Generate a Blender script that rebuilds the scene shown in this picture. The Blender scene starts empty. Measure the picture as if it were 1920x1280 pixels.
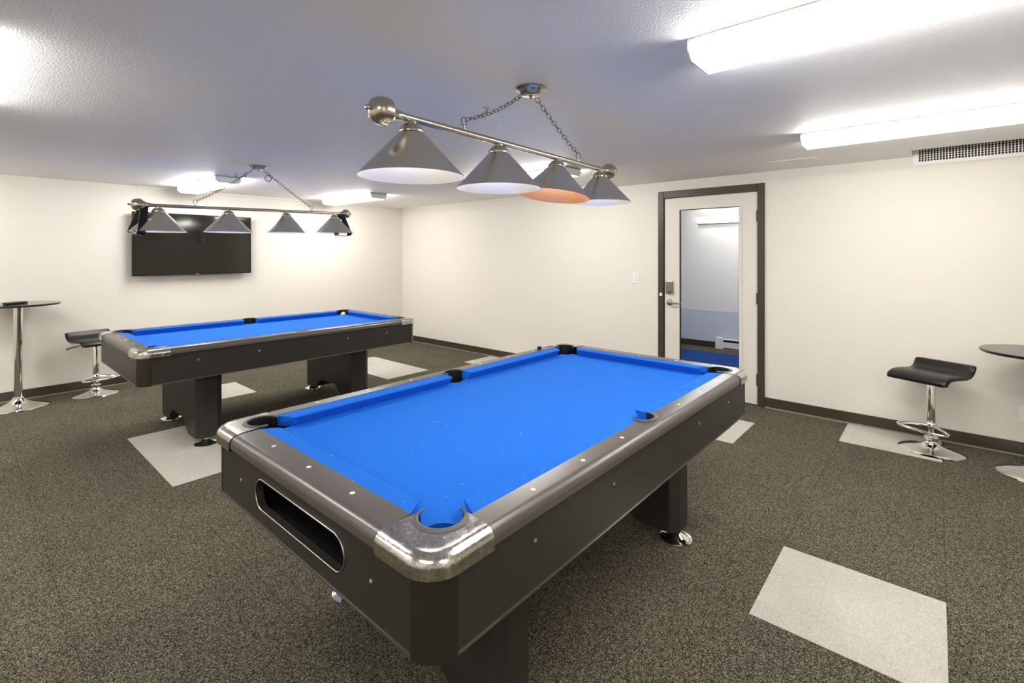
import bpy, bmesh, math, random
from mathutils import Vector, Matrix
random.seed(7)
PI = math.pi
S = bpy.context.scene
COL = S.collection

# ------------------------------------------------------------------ camera
cam_d = bpy.data.cameras.new('camera')
cam_d.sensor_fit = 'HORIZONTAL'; cam_d.sensor_width = 36.0
cam_d.lens = 913.6 / 1920 * 36
cam_d.shift_y = -(640 - 476.8) / 1920
cam_d.clip_start = 0.05
cam = bpy.data.objects.new('camera', cam_d); COL.objects.link(cam)
cam.location = (6.899, -5.067, 1.451)
cam.rotation_euler = (PI / 2, 0, math.radians(41.03))
S.camera = cam

# ------------------------------------------------------------------ world, exposure
w = bpy.data.worlds.new('world'); S.world = w; w.use_nodes = True
w.node_tree.nodes['Background'].inputs[0].default_value = (0.75, 0.8, 1, 1)
w.node_tree.nodes['Background'].inputs[1].default_value = 0.02
vs = S.view_settings
vs.view_transform = 'Standard'; vs.look = 'None'; vs.gamma = 1; vs.use_curve_mapping = False
vs.exposure = 0.74
LENS_POWER = 14.0            # emission of the fluorescent diffusers

BULB_POWER = 28.0           # glow added to the pool lamp bulbs to lift linings and cloth

H = 2.235
RX, RY = 9.3, -7.6          # room extents: x 0..RX, y RY..0

# ------------------------------------------------------------------ materials
def lin(r, g, b):
    f = lambda c: (c / 255 / 12.92) if c / 255 <= 0.04045 else ((c / 255 + 0.055) / 1.055) ** 2.4
    return (f(r), f(g), f(b), 1)
def mat(name, col, rough=0.5, metal=0.0, spec=0.5, coat=0.0, emis=None, es=0, trans=0.0, ior=1.45):
    m = bpy.data.materials.new(name); m.use_nodes = True
    b = m.node_tree.nodes['Principled BSDF']
    b.inputs['Base Color'].default_value = col
    b.inputs['Roughness'].default_value = rough
    b.inputs['Metallic'].default_value = metal
    b.inputs['Specular IOR Level'].default_value = spec
    b.inputs['Coat Weight'].default_value = coat
    b.inputs['Transmission Weight'].default_value = trans
    b.inputs['IOR'].default_value = ior
    if emis:
        b.inputs['Emission Color'].default_value = emis
        b.inputs['Emission Strength'].default_value = es
    return m
def nodes(m): return m.node_tree.nodes, m.node_tree.links, m.node_tree.nodes['Principled BSDF']
def noise(m, scale, detail=2, rough=0.5, coord='Object', stretch=None):
    n, l, b = nodes(m)
    if coord == 'World':
        src = n.new('ShaderNodeNewGeometry').outputs['Position']
    else:
        src = n.new('ShaderNodeTexCoord').outputs[coord]
    if stretch:
        mp = n.new('ShaderNodeMapping'); mp.inputs['Scale'].default_value = stretch
        l.new(src, mp.inputs['Vector']); src = mp.outputs['Vector']
    t = n.new('ShaderNodeTexNoise'); t.inputs['Scale'].default_value = scale
    t.inputs['Detail'].default_value = detail; t.inputs['Roughness'].default_value = rough
    l.new(src, t.inputs['Vector'])
    return t
def ramp(m, src, stops):
    n, l, b = nodes(m)
    r = n.new('ShaderNodeValToRGB')
    e = r.color_ramp.elements
    while len(e) < len(stops): e.new(0.5)
    for k, (p, c) in enumerate(stops): e[k].position = p; e[k].color = c
    l.new(src, r.inputs['Fac']); return r
def bump(m, src, strength, dist=0.002):
    n, l, b = nodes(m)
    k = n.new('ShaderNodeBump'); k.inputs['Strength'].default_value = strength
    k.inputs['Distance'].default_value = dist
    l.new(src, k.inputs['Height']); l.new(k.outputs['Normal'], b.inputs['Normal'])
def colour(m, out): m.node_tree.links.new(out, nodes(m)[2].inputs['Base Color'])

M = {}
M['wall'] = mat('wall_paint', lin(230, 224, 214), 0.62, spec=0.3)
bump(M['wall'], noise(M['wall'], 60, 4, coord='World').outputs[0], 0.12, 0.003)
M['ceiling'] = mat('ceiling_paint', lin(250, 247, 245), 0.6, spec=0.3)
bump(M['ceiling'], noise(M['ceiling'], 120, 3, 0.6, coord='World').outputs[0], 0.55, 0.006)
M['white'] = mat('white_enamel', lin(240, 238, 232), 0.35)
M['pan'] = mat('fixture_housing', lin(168, 167, 164), 0.5)
M['door_white'] = mat('door_paint', lin(226, 220, 210), 0.45)
M['brown'] = mat('brown_paint', lin(66, 58, 46), 0.38)
bump(M['brown'], noise(M['brown'], 40, 3, coord='World').outputs[0], 0.15, 0.002)
M['toe'] = mat('toe_strip_vinyl', lin(150, 141, 124), 0.5)
M['dark'] = mat('dark_void', lin(14, 13, 12), 0.8)
M['black_plastic'] = mat('black_plastic', lin(22, 21, 21), 0.4)
M['grey_plastic'] = mat('grey_plastic', lin(84, 82, 80), 0.42)
M['rack'] = mat('rack_plastic', lin(14, 13, 13), 0.25)
M['leather'] = mat('black_leatherette', lin(24, 21, 19), 0.36, spec=0.5)
bump(M['leather'], noise(M['leather'], 260, 2).outputs[0], 0.12, 0.001)
M['chrome'] = mat('chrome', (0.82, 0.81, 0.78, 1), 0.07, 1)
M['steel'] = mat('satin_steel', lin(168, 162, 150), 0.3, 1)
M['bronze'] = mat('dull_nickel', lin(150, 142, 124), 0.35, 1)

def carpet(name, lo, mid, hi, hue):
    m = mat(name, mid, 0.95, spec=0.1)
    n, l, b = nodes(m)
    geo = n.new('ShaderNodeNewGeometry')
    a = n.new('ShaderNodeTexVoronoi'); a.inputs['Scale'].default_value = 400; l.new(geo.outputs['Position'], a.inputs['Vector'])
    clump = noise(m, 60, 3, 0.7, 'World')
    sep = n.new('ShaderNodeSeparateColor'); l.new(a.outputs['Color'], sep.inputs[0])
    ad = n.new('ShaderNodeMath'); ad.operation = 'MULTIPLY_ADD'; ad.inputs[1].default_value = 0.65
    sb = n.new('ShaderNodeMath'); sb.operation = 'MULTIPLY'; sb.inputs[1].default_value = 0.35
    l.new(clump.outputs[0], sb.inputs[0]); l.new(sep.outputs[0], ad.inputs[0]); l.new(sb.outputs[0], ad.inputs[2])
    r = ramp(m, ad.outputs[0], [(0.12, lo), (0.5, mid), (0.86, hi)])
    big = noise(m, 2.2, 3, 0.6, 'World')
    oi = n.new('ShaderNodeObjectInfo')
    tone = ramp(m, oi.outputs['Random'], hue)
    mx = n.new('ShaderNodeMix'); mx.data_type = 'RGBA'; mx.blend_type = 'MULTIPLY'; mx.inputs['Factor'].default_value = 1
    l.new(r.outputs[0], mx.inputs['A']); l.new(tone.outputs[0], mx.inputs['B'])
    br = ramp(m, big.outputs[0], [(0.3, (0.9, 0.9, 0.9, 1)), (0.7, (1.06, 1.06, 1.06, 1))])
    m2 = n.new('ShaderNodeMix'); m2.data_type = 'RGBA'; m2.blend_type = 'MULTIPLY'; m2.inputs['Factor'].default_value = 1
    l.new(mx.outputs['Result'], m2.inputs['A']); l.new(br.outputs[0], m2.inputs['B'])
    colour(m, m2.outputs['Result'])
    bump(m, a.outputs['Distance'], 0.4, 0.003)
    return m
M['carpet'] = carpet('charcoal_carpet', lin(17, 16, 13), lin(63, 60, 51), lin(160, 153, 134),
                     [(0, (0.96, 1.0, 0.95, 1)), (0.5, (1, 0.99, 0.97, 1)), (1, (1.04, 1.0, 0.95, 1))])
M['carpet_white'] = carpet('cream_carpet', lin(170, 165, 152), lin(196, 191, 179), lin(216, 212, 202),
                           [(0, (1, 1, 1, 1)), (1, (1, 1, 1, 1))])
M['carpet_blue'] = carpet('blue_carpet', lin(12, 30, 70), lin(24, 58, 124), lin(60, 100, 170),
                          [(0, (1, 1, 1, 1)), (1, (1, 1, 1, 1))])
M['seam'] = mat('floor_screed', lin(46, 43, 36), 0.95)

M['cloth'] = mat('blue_cloth', lin(26, 104, 206), 0.85, spec=0.15)
_c = noise(M['cloth'], 900, 2, 0.6); bump(M['cloth'], _c.outputs[0], 0.15, 0.0006)
_s = noise(M['cloth'], 75, 1, 0.4)
_r = ramp(M['cloth'], _s.outputs[0], [(0.0, lin(26, 104, 206)), (0.765, lin(26, 104, 206)), (0.80, lin(130, 184, 252))])
colour(M['cloth'], _r.outputs[0])
M['cabinet'] = mat('charcoal_laminate', lin(48, 45, 41), 0.42, spec=0.45)
bump(M['cabinet'], noise(M['cabinet'], 420, 2).outputs[0], 0.1, 0.0006)
M['post'] = mat('dark_corner_metal', lin(58, 54, 46), 0.3, 0.5)
M['rail'] = mat('rail_laminate', lin(80, 75, 70), 0.3, spec=0.8)
bump(M['rail'], noise(M['rail'], 500, 2).outputs[0], 0.12, 0.0005)
M['cap'] = mat('scratched_chrome', (0.74, 0.72, 0.67, 1), 0.14, 1)
_w = noise(M['cap'], 30, 6, 0.75, stretch=(1, 1, 0.1))
_rr = ramp(M['cap'], _w.outputs[0], [(0.35, (0.05, 0.05, 0.05, 1)), (0.7, (0.34, 0.34, 0.34, 1))])
M['cap'].node_tree.links.new(_rr.outputs[0], nodes(M['cap'])[2].inputs['Roughness'])
_x = noise(M['cap'], 55, 7, 0.85); _x.inputs['Distortion'].default_value = 2.5
_q = ramp(M['cap'], _x.outputs[0], [(0.38, (0.30, 0.29, 0.27, 1)), (0.52, (0.62, 0.60, 0.56, 1)), (0.66, (0.86, 0.84, 0.79, 1))])
colour(M['cap'], _q.outputs[0]); bump(M['cap'], _x.outputs[0], 0.16, 0.001)
M['sight'] = mat('pearl_sight', lin(226, 220, 205), 0.3)
M['trim_silver'] = mat('aluminium_edge', lin(170, 165, 155), 0.3, 1)
M['shade'] = mat('brushed_nickel', lin(206, 202, 192), 0.25, 1)
_n, _l, _b = nodes(M['shade'])
_b.inputs['Anisotropic'].default_value = 0.8
_t = _n.new('ShaderNodeTangent'); _t.direction_type = 'RADIAL'; _t.axis = 'Z'
_l.new(_t.outputs[0], _b.inputs['Tangent'])
M['nickel'] = mat('nickel_bar', lin(182, 176, 162), 0.24, 1)
M['chain'] = mat('dark_nickel_chain', lin(112, 106, 94), 0.3, 1)
M['shade_in'] = mat('bright_shade_lining', lin(240, 238, 234), 0.4, 0.6)
M['shade_orange'] = mat('orange_shade_lining', lin(226, 176, 130), 0.4, 0.6)  # orange tinted lining, used for the tilted shade
M['lens'] = mat('fluorescent_diffuser', lin(250, 250, 250), 0.4, emis=(1, 0.985, 0.955, 1), es=LENS_POWER)
M['lens_side'] = mat('fluorescent_diffuser_side', lin(250, 250, 250), 0.4, emis=(1, 0.985, 0.955, 1), es=LENS_POWER*1.5)
M['tv'] = mat('tv_screen', lin(30, 27, 22), 0.07, spec=0.6)
M['tv_bezel'] = mat('tv_bezel', lin(10, 10, 10), 0.22, spec=0.6)
M['red'] = mat('logo_red', lin(170, 20, 50), 0.4)
M['logo'] = mat('logo_grey', lin(215, 215, 212), 0.4)
M['top_glass'] = mat('smoked_table_top', lin(30, 27, 24), 0.1, spec=0.6)
M['glass'] = mat('door_glass', (0.93, 0.96, 1, 1), 0.0, trans=1.0, ior=1.08)
M['hall_wall'] = mat('hall_paint', lin(236, 233, 228), 0.6, spec=0.3)
M['hall_lower'] = mat('hall_lower_band', lin(205, 211, 226), 0.6, spec=0.3)  # bluer grey tone for the lower part of the hallway wall
M['ivory'] = mat('ball_ivory', lin(236, 226, 200), 0.12)
M['orange'] = mat('ball_orange', lin(214, 120, 80), 0.12)
M['chalk'] = mat('blue_chalk', lin(30, 56, 130), 0.9)
M['string'] = mat('white_string', lin(220, 214, 200), 0.8)
M['bulb'] = mat('frosted_bulb_added_glow', lin(240, 236, 226), 0.4, emis=(1, 0.9, 0.78, 1), es=BULB_POWER)  # emission added so the shade linings look bright

# ------------------------------------------------------------------ mesh helpers
def box(bm, x0, x1, y0, y1, z0, z1, bev=0, seg=2):
    v = [bm.verts.new(p) for p in ((x0,y0,z0),(x1,y0,z0),(x1,y1,z0),(x0,y1,z0),(x0,y0,z1),(x1,y0,z1),(x1,y1,z1),(x0,y1,z1))]
    fs = [bm.faces.new([v[i] for i in q]) for q in ((0,3,2,1),(4,5,6,7),(0,1,5,4),(1,2,6,5),(2,3,7,6),(3,0,4,7))]
    if bev:
        es = list({e for f in fs for e in f.edges})
        bmesh.ops.bevel(bm, geom=es, offset=bev, segments=seg, profile=0.5, affect='EDGES')
    return bm
def grid(bm, rows, close_u=False, close_v=False):
    vs_ = [[bm.verts.new(p) for p in r] for r in rows]
    nr, nc = len(rows), len(rows[0])
    for i in range(nr if close_v else nr - 1):
        for j in range(nc if close_u else nc - 1):
            a, b_ = vs_[i], vs_[(i + 1) % nr]
            try: bm.faces.new((a[j], a[(j + 1) % nc], b_[(j + 1) % nc], b_[j]))
            except ValueError: pass
    return vs_
def lathe(bm, prof, n=24, axis=None):
    rows = []
    for r, z in prof:
        rows.append([(max(r, 1e-5) * math.cos(2*PI*k/n), max(r, 1e-5) * math.sin(2*PI*k/n), z) for k in range(n)])
    vv = grid(bm, rows, close_u=True)
    for row, up in ((vv[0], False), (vv[-1], True)):
        try: bm.faces.new(row if up else row[::-1])
        except ValueError: pass
    return vv
def tube(bm, pts, r, n=8, closed=False):
    pts = [Vector(p) for p in pts]; rows = []; up = None
    N = len(pts)
    for i, p in enumerate(pts):
        if closed: t = (pts[(i+1) % N] - pts[i-1]).normalized()
        else: t = (pts[min(i+1, N-1)] - pts[max(i-1, 0)]).normalized()
        if up is None: up = Vector((0,0,1)) if abs(t.z) < 0.9 else Vector((1,0,0))
        s = t.cross(up).normalized(); up = s.cross(t).normalized()
        rr = r[i] if isinstance(r, (list, tuple)) else r
        rows.append([p + (s*math.cos(2*PI*k/n) + up*math.sin(2*PI*k/n)) * rr for k in range(n)])
    vv = grid(bm, rows, close_u=True, close_v=closed)
    if not closed:
        bm.faces.new(vv[0]); bm.faces.new(vv[-1][::-1])
def extrude_poly(bm, pts, z0, z1):
    a = [bm.verts.new((x, y, z0)) for x, y in pts]; b_ = [bm.verts.new((x, y, z1)) for x, y in pts]
    bm.faces.new(a[::-1]); bm.faces.new(b_)
    n = len(pts)
    for i in range(n): bm.faces.new((a[i], a[(i+1) % n], b_[(i+1) % n], b_[i]))
def finish(bm, tri=False):
    bmesh.ops.recalc_face_normals(bm, faces=bm.faces)
    if tri: bmesh.ops.triangulate(bm, faces=[f for f in bm.faces if len(f.verts) > 4])
def mesh(name, bm, m, smooth=None, tri=False):
    finish(bm, tri)
    me = bpy.data.meshes.new(name); bm.to_mesh(me); bm.free()
    me.materials.append(M[m] if isinstance(m, str) else m)
    if smooth is not None:
        for p in me.polygons: p.use_smooth = True
        me.set_sharp_from_angle(angle=math.radians(smooth))
    return me
def obj(name, data, parent=None, loc=None, rot=None, m=None, smooth=None, tri=False, label=None):
    if isinstance(data, bmesh.types.BMesh): data = mesh(name, data, m, smooth, tri)
    o = bpy.data.objects.new(name, data); COL.objects.link(o)
    if parent: o.parent = parent
    if loc is not None: o.location = loc
    if rot is not None: o.rotation_euler = rot
    if label: o['label'] = label
    return o
def thing(name, label, cat, loc=(0,0,0), rz=0, group=None):
    o = bpy.data.objects.new(name, None); COL.objects.link(o)
    o.empty_display_size = 0.1; o.location = loc; o.rotation_euler = (0,0,rz)
    o['label'] = label; o['category'] = cat
    if group: o['group'] = group
    return o
def tag(o, label, cat, group=None):
    o['label'] = label; o['category'] = cat
    if group: o['group'] = group
    return o
def struct(o, label, cat):
    o['kind'] = 'structure'; o['label'] = label; o['category'] = cat; return o
def B(*a, **k): return box(bmesh.new(), *a, **k)

# ------------------------------------------------------------------ room shell
NX0, NX1, NY = 6.757, 8.45, -0.31          # notch in the ceiling in front of the wall vent
bm = bmesh.new()
box(bm, -0.12, RX+0.12, RY-0.12, NY, H, H+0.1); box(bm, -0.12, NX0, NY, 0.12, H, H+0.1); box(bm, NX1, RX+0.12, NY, 0.12, H, H+0.1)
box(bm, NX0, NX1, NY, 0.12, H+0.1, H+0.13)
struct(obj('ceiling', bm, m='ceiling'), 'white stippled ceiling of the games room', 'ceiling')
struct(obj('wall_left', B(-0.12, 0, RY-0.12, 0.12, -0.1, H), m='wall'), 'cream wall carrying the television', 'wall')
DX0, DX1, DZ = 4.645, 5.643, 2.09
bm = bmesh.new()
box(bm, 0, DX0, 0, 0.12, -0.1, H); box(bm, DX1, RX, 0, 0.12, -0.1, H); box(bm, NX0, NX1, 0, 0.12, H, H+0.1); box(bm, DX0, DX1, 0, 0.12, DZ, H)
struct(obj('wall_right', bm, m='wall'), 'cream wall with the glazed door', 'wall')
struct(obj('wall_side', B(RX, RX+0.12, RY-0.12, 0.12, -0.1, H), m='wall'), 'cream side wall outside the picture', 'wall')
struct(obj('wall_rear', B(0, RX, RY-0.12, RY, -0.1, H), m='wall'), 'cream rear wall behind the viewer', 'wall')
floor = struct(obj('floor', B(-0.1, RX+0.1, RY-0.1, 0.1, -0.1, -0.006), m='seam'), 'dark carpet tile floor with scattered cream tiles', 'floor')

T = 0.605; GX, GY = 6.327, -2.347     # one tile corner of the grid
me_t = mesh('carpet_tile', B(0.0006, T-0.0006, 0.0006, T-0.0006, -0.0055, 0, bev=0.0009, seg=1), 'carpet')
me_w = mesh('carpet_tile', B(0.0006, T-0.0006, 0.0006, T-0.0006, -0.0055, 0.0006, bev=0.0009, seg=1), 'carpet_white')
cream = set()
def ix(x): return round((x - GX) / T)
def iy(y): return round((y - GY) / T)
for x, y in ((6.327, -2.952), (2.09, -4.162), (2.695, -4.162), (0.88, -1.742), (1.485, -1.742), (0.88, -3.557),
             (6.327, -0.532), (5.117, -1.137), (2.09, -0.532)):
    cream.add((ix(x), iy(y)))
for i in range(-12, 6):
    for j in range(-9, 5):
        x0, y0 = GX + i*T, GY + j*T
        xa, xb, ya, yb = max(x0, 0), min(x0+T, RX), max(y0, RY), min(y0+T, 0)
        if xb - xa < 0.03 or yb - ya < 0.03: continue
        c = (i, j) in cream
        if xb - xa > T - 0.001 and yb - ya > T - 0.001:
            obj('carpet_tile', me_w if c else me_t, floor, (x0, y0, 0))
        else:
            obj('carpet_tile', B(0.0006, xb-xa-0.0006, 0.0006, yb-ya-0.0006, -0.0055, 0), floor, (xa, ya, 0), m='carpet_white' if c else 'carpet')

def baseboard(name, x0, x1, y0, y1, label):
    bm = bmesh.new(); box(bm, x0, x1, y0, y1, 0.0, 0.098, bev=0.003, seg=1)
    o = struct(obj(name, bm, m='brown'), label, 'baseboard')
    if y1 - y0 > 1: tb = B(x1, x1+0.006, y0, y1, 0, 0.011)
    else: tb = B(x0, x1, y0-0.006, y0, 0, 0.011)
    obj('toe_strip', tb, o, m='toe'); return o
baseboard('baseboard_left', 0, 0.013, RY, 0, 'dark brown baseboard under the television wall')
baseboard('baseboard_right', 0.013, 4.614, -0.013, 0, 'dark brown baseboard left of the door')
baseboard('baseboard_right.001', 5.676, RX, -0.013, 0, 'dark brown baseboard right of the door behind the stool')

# slim cable raceway at the top of the walls
struct(obj('trim_1', B(0, 0.016, -3.677, 0, H-0.024, H, bev=0.002, seg=1), m='wall'), 'slim cream cable strip above the television', 'trim')
struct(obj('trim_2', B(0.016, 3.75, -0.016, 0, H-0.024, H, bev=0.002, seg=1), m='wall'), 'slim cream cable strip along the door wall', 'trim')

# ------------------------------------------------------------------ door
door = bpy.data.objects.new('door_1', None); COL.objects.link(door); door.location = (0, 0, 0)
struct(door, 'cream door with tall glass pane in dark brown frame', 'door')
bm = bmesh.new()                                   # frame: two legs and head
box(bm, 4.614, 4.676, -0.018, 0.13, 0, 2.13, bev=0.003, seg=1); obj('frame_post', bm, door, m='brown')
box_ = B(5.611, 5.673, -0.018, 0.13, 0, 2.13, bev=0.003, seg=1); obj('frame_post', box_, door, m='brown')
obj('frame_head', B(4.676, 5.611, -0.018, 0.13, 2.055, 2.13, bev=0.003, seg=1), door, m='brown')
obj('door_stop', B(4.676, 4.69, 0.045, 0.12, 0, 2.055), door, m='dark')
LX0, LX1, LZ0, LZ1 = 4.684, 5.607, 0.012, 2.05
GX0, GX1, GZ0, GZ1 = 4.845, 5.447, 0.24, 1.925
leaf = obj('door_leaf', B(LX0, GX0, 0.0, 0.044, LZ0, LZ1), door, m='door_white')
obj('stile', B(GX1, LX1, 0.0, 0.044, LZ0, LZ1), leaf, m='door_white')
obj('top_rail', B(GX0, GX1, 0.0, 0.044, GZ1, LZ1), leaf, m='door_white')
obj('bottom_rail', B(GX0, GX1, 0.0, 0.044, LZ0, GZ0), leaf, m='door_white')
def picture_frame(bm, x0, x1, z0, z1, w, y0, y1):
    box(bm, x0, x0+w, y0, y1, z0, z1); box(bm, x1-w, x1, y0, y1, z0, z1)
    box(bm, x0+w, x1-w, y0, y1, z0, z0+w); box(bm, x0+w, x1-w, y0, y1, z1-w, z1)
bm = bmesh.new(); picture_frame(bm, GX0-0.02, GX1+0.02, GZ0-0.02, GZ1+0.02, 0.022, -0.009, 0.004)
obj('pane_moulding', bm, door, m='door_white')
bm = bmesh.new(); picture_frame(bm, GX0, GX1, GZ0, GZ1, 0.008, 0.004, 0.03); obj('pane_gasket', bm, door, m='black_plastic')
obj('glass_pane', B(GX0+0.006, GX1-0.006, 0.014, 0.020, GZ0+0.006, GZ1-0.006), door, m='glass')
lk = obj('deadbolt', B(4.703, 4.778, -0.028, 0.0, 1.03, 1.165, bev=0.006), door, m='bronze')
bm = bmesh.new(); lathe(bm, [(0.019, 0), (0.019, 0.012), (0.015, 0.016)], 16)
obj('thumb_turn', bm, lk, (4.741, -0.028, 1.06), (PI/2, 0, 0), m='bronze', smooth=40)
obj('turn_grip', B(4.737, 4.745, -0.056, -0.04, 1.045, 1.075, bev=0.002), lk, m='bronze')
bm = bmesh.new(); lathe(bm, [(0.034, 0), (0.034, 0.006), (0.028, 0.012), (0.014, 0.016), (0.012, 0.05)], 24)
hd = obj('handle_rose', bm, door, (4.741, 0.0, 0.935), (PI/2, 0, 0), m='bronze', smooth=40)
bm = bmesh.new(); tube(bm, [(0, 0, 0.045), (0.03, 0, 0.05), (0.08, 0, 0.05), (0.14, 0.002, 0.05)], [0.011, 0.011, 0.010, 0.008], 10)
obj('lever', bm, hd, m='bronze', smooth=50)
bm = bmesh.new(); lathe(bm, [(0.009, -0.055), (0.009, 0.055)], 12)
mh = mesh('hinge', bm, 'brown', 40)
for z in (1.82, 1.03, 0.25): obj('hinge', mh, door, (5.609, -0.008, z))
obj('strike_plate', B(4.632, 4.660, -0.021, -0.017, 1.0, 1.035, bev=0.003), door, m='white')

# ------------------------------------------------------------------ hallway beyond the door
HY = 2.75
struct(obj('wall_hallway', B(2.0, 7.4, HY, HY+0.1, -0.1, 2.4), m='hall_wall'), 'pale hallway wall seen through the door glass', 'wall')
struct(obj('trim_3', B(2.0, 7.4, HY-0.006, HY, 0.09, 0.575), m='hall_lower'), 'blue grey lower band of the hallway wall', 'trim')
struct(obj('baseboard_hallway', B(2.0, 7.4, HY-0.016, HY, 0, 0.09), m='brown'), 'dark baseboard of the hallway', 'baseboard')
struct(obj('wall_hallway.001', B(1.9, 2.0, 0.12, HY+0.1, -0.1, 2.4), m='hall_wall'), 'hallway end wall hidden left of the door', 'wall')
struct(obj('wall_hallway.002', B(7.4, 7.5, 0.12, HY+0.1, -0.1, 2.4), m='hall_wall'), 'hallway end wall hidden right of the door', 'wall')
struct(obj('ceiling_hallway', B(1.9, 7.5, 0.12, HY+0.1, 2.3, 2.4), m='ceiling'), 'hallway ceiling', 'ceiling')
struct(obj('floor_hallway', B(1.9, 7.5, 0.12, 2.32, -0.1, 0.0), m='carpet_blue'), 'blue hallway carpet behind the door glass', 'floor')
struct(obj('floor_hallway.001', B(1.9, 7.5, 2.32, HY, -0.1, -0.002), m='carpet'), 'brown carpet strip along the hallway wall', 'floor')
hh = thing('baseboard_heater', 'white baseboard heater on hallway wall behind door glass', 'heater', (4.33, HY-0.03, 0.0))
obj('heater_body', B(0.10, 1.6, -0.055, -0.002, 0.0, 0.16, bev=0.006), hh, m='white')
obj('end_box', B(0, 0.10, -0.06, -0.002, 0.0, 0.175, bev=0.004), hh, m='white')
obj('air_slot', B(0.12, 1.58, -0.0565, -0.05, 0.115, 0.145), hh, m='dark')
obj('lower_slot', B(0.12, 1.58, -0.0565, -0.05, 0.012, 0.026), hh, m='dark')

# ------------------------------------------------------------------ fluorescent fixtures
def fixture_meshes(L, W, Dp):
    c = 0.028
    def prof(s=1.0): return [(-W/2, -0.012), (-W/2, -Dp+c), (-W/2+c*1.1, -Dp), (W/2-c*1.1, -Dp), (W/2, -Dp+c), (W/2, -0.012)]
    bm = bmesh.new()
    rows = [[(x, y, z) for y, z in prof()] for x in (0.006, L-0.006)]
    grid(bm, rows)
    lens = mesh('diffuser', bm, 'lens'); lens.materials.append(M['lens_side'])
    for p in lens.polygons:
        if abs(p.normal.z) < 0.9: p.material_index = 1
    caps = []
    for x0, x1 in ((0, 0.006), (L-0.006, L)):
        bm = bmesh.new(); pp = [(-W/2-0.002, 0)] + [(y*1.012, z*1.012) for y, z in prof()] + [(W/2+0.002, 0)]
        a = [bm.verts.new((x0, y, z)) for y, z in pp]; b_ = [bm.verts.new((x1, y, z)) for y, z in pp]
        bm.faces.new(a); bm.faces.new(b_[::-1])
        for i in range(len(pp)): bm.faces.new((a[i], a[(i+1) % len(pp)], b_[(i+1) % len(pp)], b_[i]))
        caps.append(mesh('end_cap', bm, 'white'))
    pan = mesh('housing', B(0, L, -W/2-0.004, W/2+0.004, -0.012, 0), 'pan')
    return lens, caps, pan
FM = fixture_meshes(1.22, 0.235, 0.072)
def fixture(x, y, label):
    t = thing('fluorescent_light', label, 'ceiling light', (x, y, H), 0, 'fluorescent wraparound ceiling lights')
    obj('housing', FM[2], t); obj('diffuser', FM[0], t)
    for c in FM[1]: obj('end_cap', c, t)
    return t
fixture(6.215, -3.19, 'lit fluorescent ceiling light nearest the viewer, cut by the top edge')
fixture(6.235, -1.34, 'lit fluorescent ceiling light in front of the wall vent')
fixture(0.33, -3.25, 'lit fluorescent ceiling light above the television')
fixture(0.31, -1.49, 'lit fluorescent ceiling light next to the room corner')
fixture(3.22, -1.40, 'lit fluorescent ceiling light behind the nearer pool lamp')
fixture(3.22, -5.15, 'lit fluorescent ceiling light outside the left picture edge')
fixture(0.33, -5.6, 'unseen fluorescent ceiling light added over the far left of the room')  # added fill fixture, out of view
fixture(6.3, -6.3, 'unseen fluorescent ceiling light added behind the viewer')  # unseen fixture added to light the near table end and floor
fixture(3.22, -6.9, 'unseen fluorescent ceiling light added in the rear of the room')  # guessed fixture, added to light the room's rear
fixture(7.95, -5.0, 'unseen fluorescent ceiling light added outside the right picture edge')  # extra fixture added beyond the frame for fill
fixture(4.4, 1.5, 'unseen fluorescent ceiling light added to brighten the hallway beyond the door').location.z = 2.3  # added out of sight to brighten the hallway wall
hl = thing('hallway_light', 'lit tube light high on the hallway wall behind door glass', 'wall light', (4.05, HY-0.03, 1.985))
obj('backplate', B(0, 1.2, -0.03, 0.028, -0.05, 0.05, bev=0.004), hl, m='white')
bm = bmesh.new(); tube(bm, [(0.0, -0.05, 0), (1.2, -0.05, 0)], 0.022, 12); obj('tube_lamp', bm, hl, m='lens', smooth=50)

# ------------------------------------------------------------------ pool tables
HW, HL, RT, BED, CZ0 = 0.655, 1.165, 0.80, 0.756, 0.555
PCX, PCY, PR = 0.525, 1.022, 0.060
def outline(off, n=10, R=0.085):
    # quarter outline of the table, from the short side (x=.455) round the corner to the long side (y=.97)
    hw, hl, r = HW - off, HL - off, max(R - off, 0.01)
    pts = [(0.455 + (hw - r - 0.455) * k / 4, hl) for k in range(5)]
    for k in range(1, n): a = PI/2 * (1 - k / n); pts.append((hw - r + r*math.cos(a), hl - r + r*math.sin(a)))
    pts += [(hw, hl - r + (0.97 - hl + r) * k / 4) for k in range(5)]
    return pts
def u_arc(cx, cy, r, a0, a1, n): return [(cx + r*math.cos(a0 + (a1-a0)*k/(n-1)), cy + r*math.sin(a0 + (a1-a0)*k/(n-1))) for k in range(n)]
CA0, CA1 = math.radians(45 + 118), math.radians(45 - 118)    # corner mouth opens towards (-1,-1)
def corner_cap_bm(sx, sy):
    bm = bmesh.new(); n = len(outline(0))
    inner = u_arc(PCX, PCY, PR + 0.002, CA0, CA1, n)
    rows = [[(x, y, BED + 0.005) for x, y in inner], [(x, y, RT + 0.002) for x, y in inner]]
    fl = outline(0.03)
    for k in (0.33, 0.66): rows.append([(a[0] + (b_[0]-a[0])*k, a[1] + (b_[1]-a[1])*k, RT + 0.002) for a, b_ in zip(inner, fl)])
    for k in range(6):
        a = PI/2 * k/5; o_ = outline(0.03 - 0.033*math.sin(a)); rows.append([(x, y, RT + 0.002 - 0.03*(1-math.cos(a))) for x, y in o_])
    rows.append([(x, y, 0.748) for x, y in outline(-0.003)])
    rows.append([(x, y, 0.748) for x, y in outline(0.012)])
    grid(bm, [[(sx*x, sy*y, z) for x, y, z in r] for r in rows])
    return bm
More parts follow.
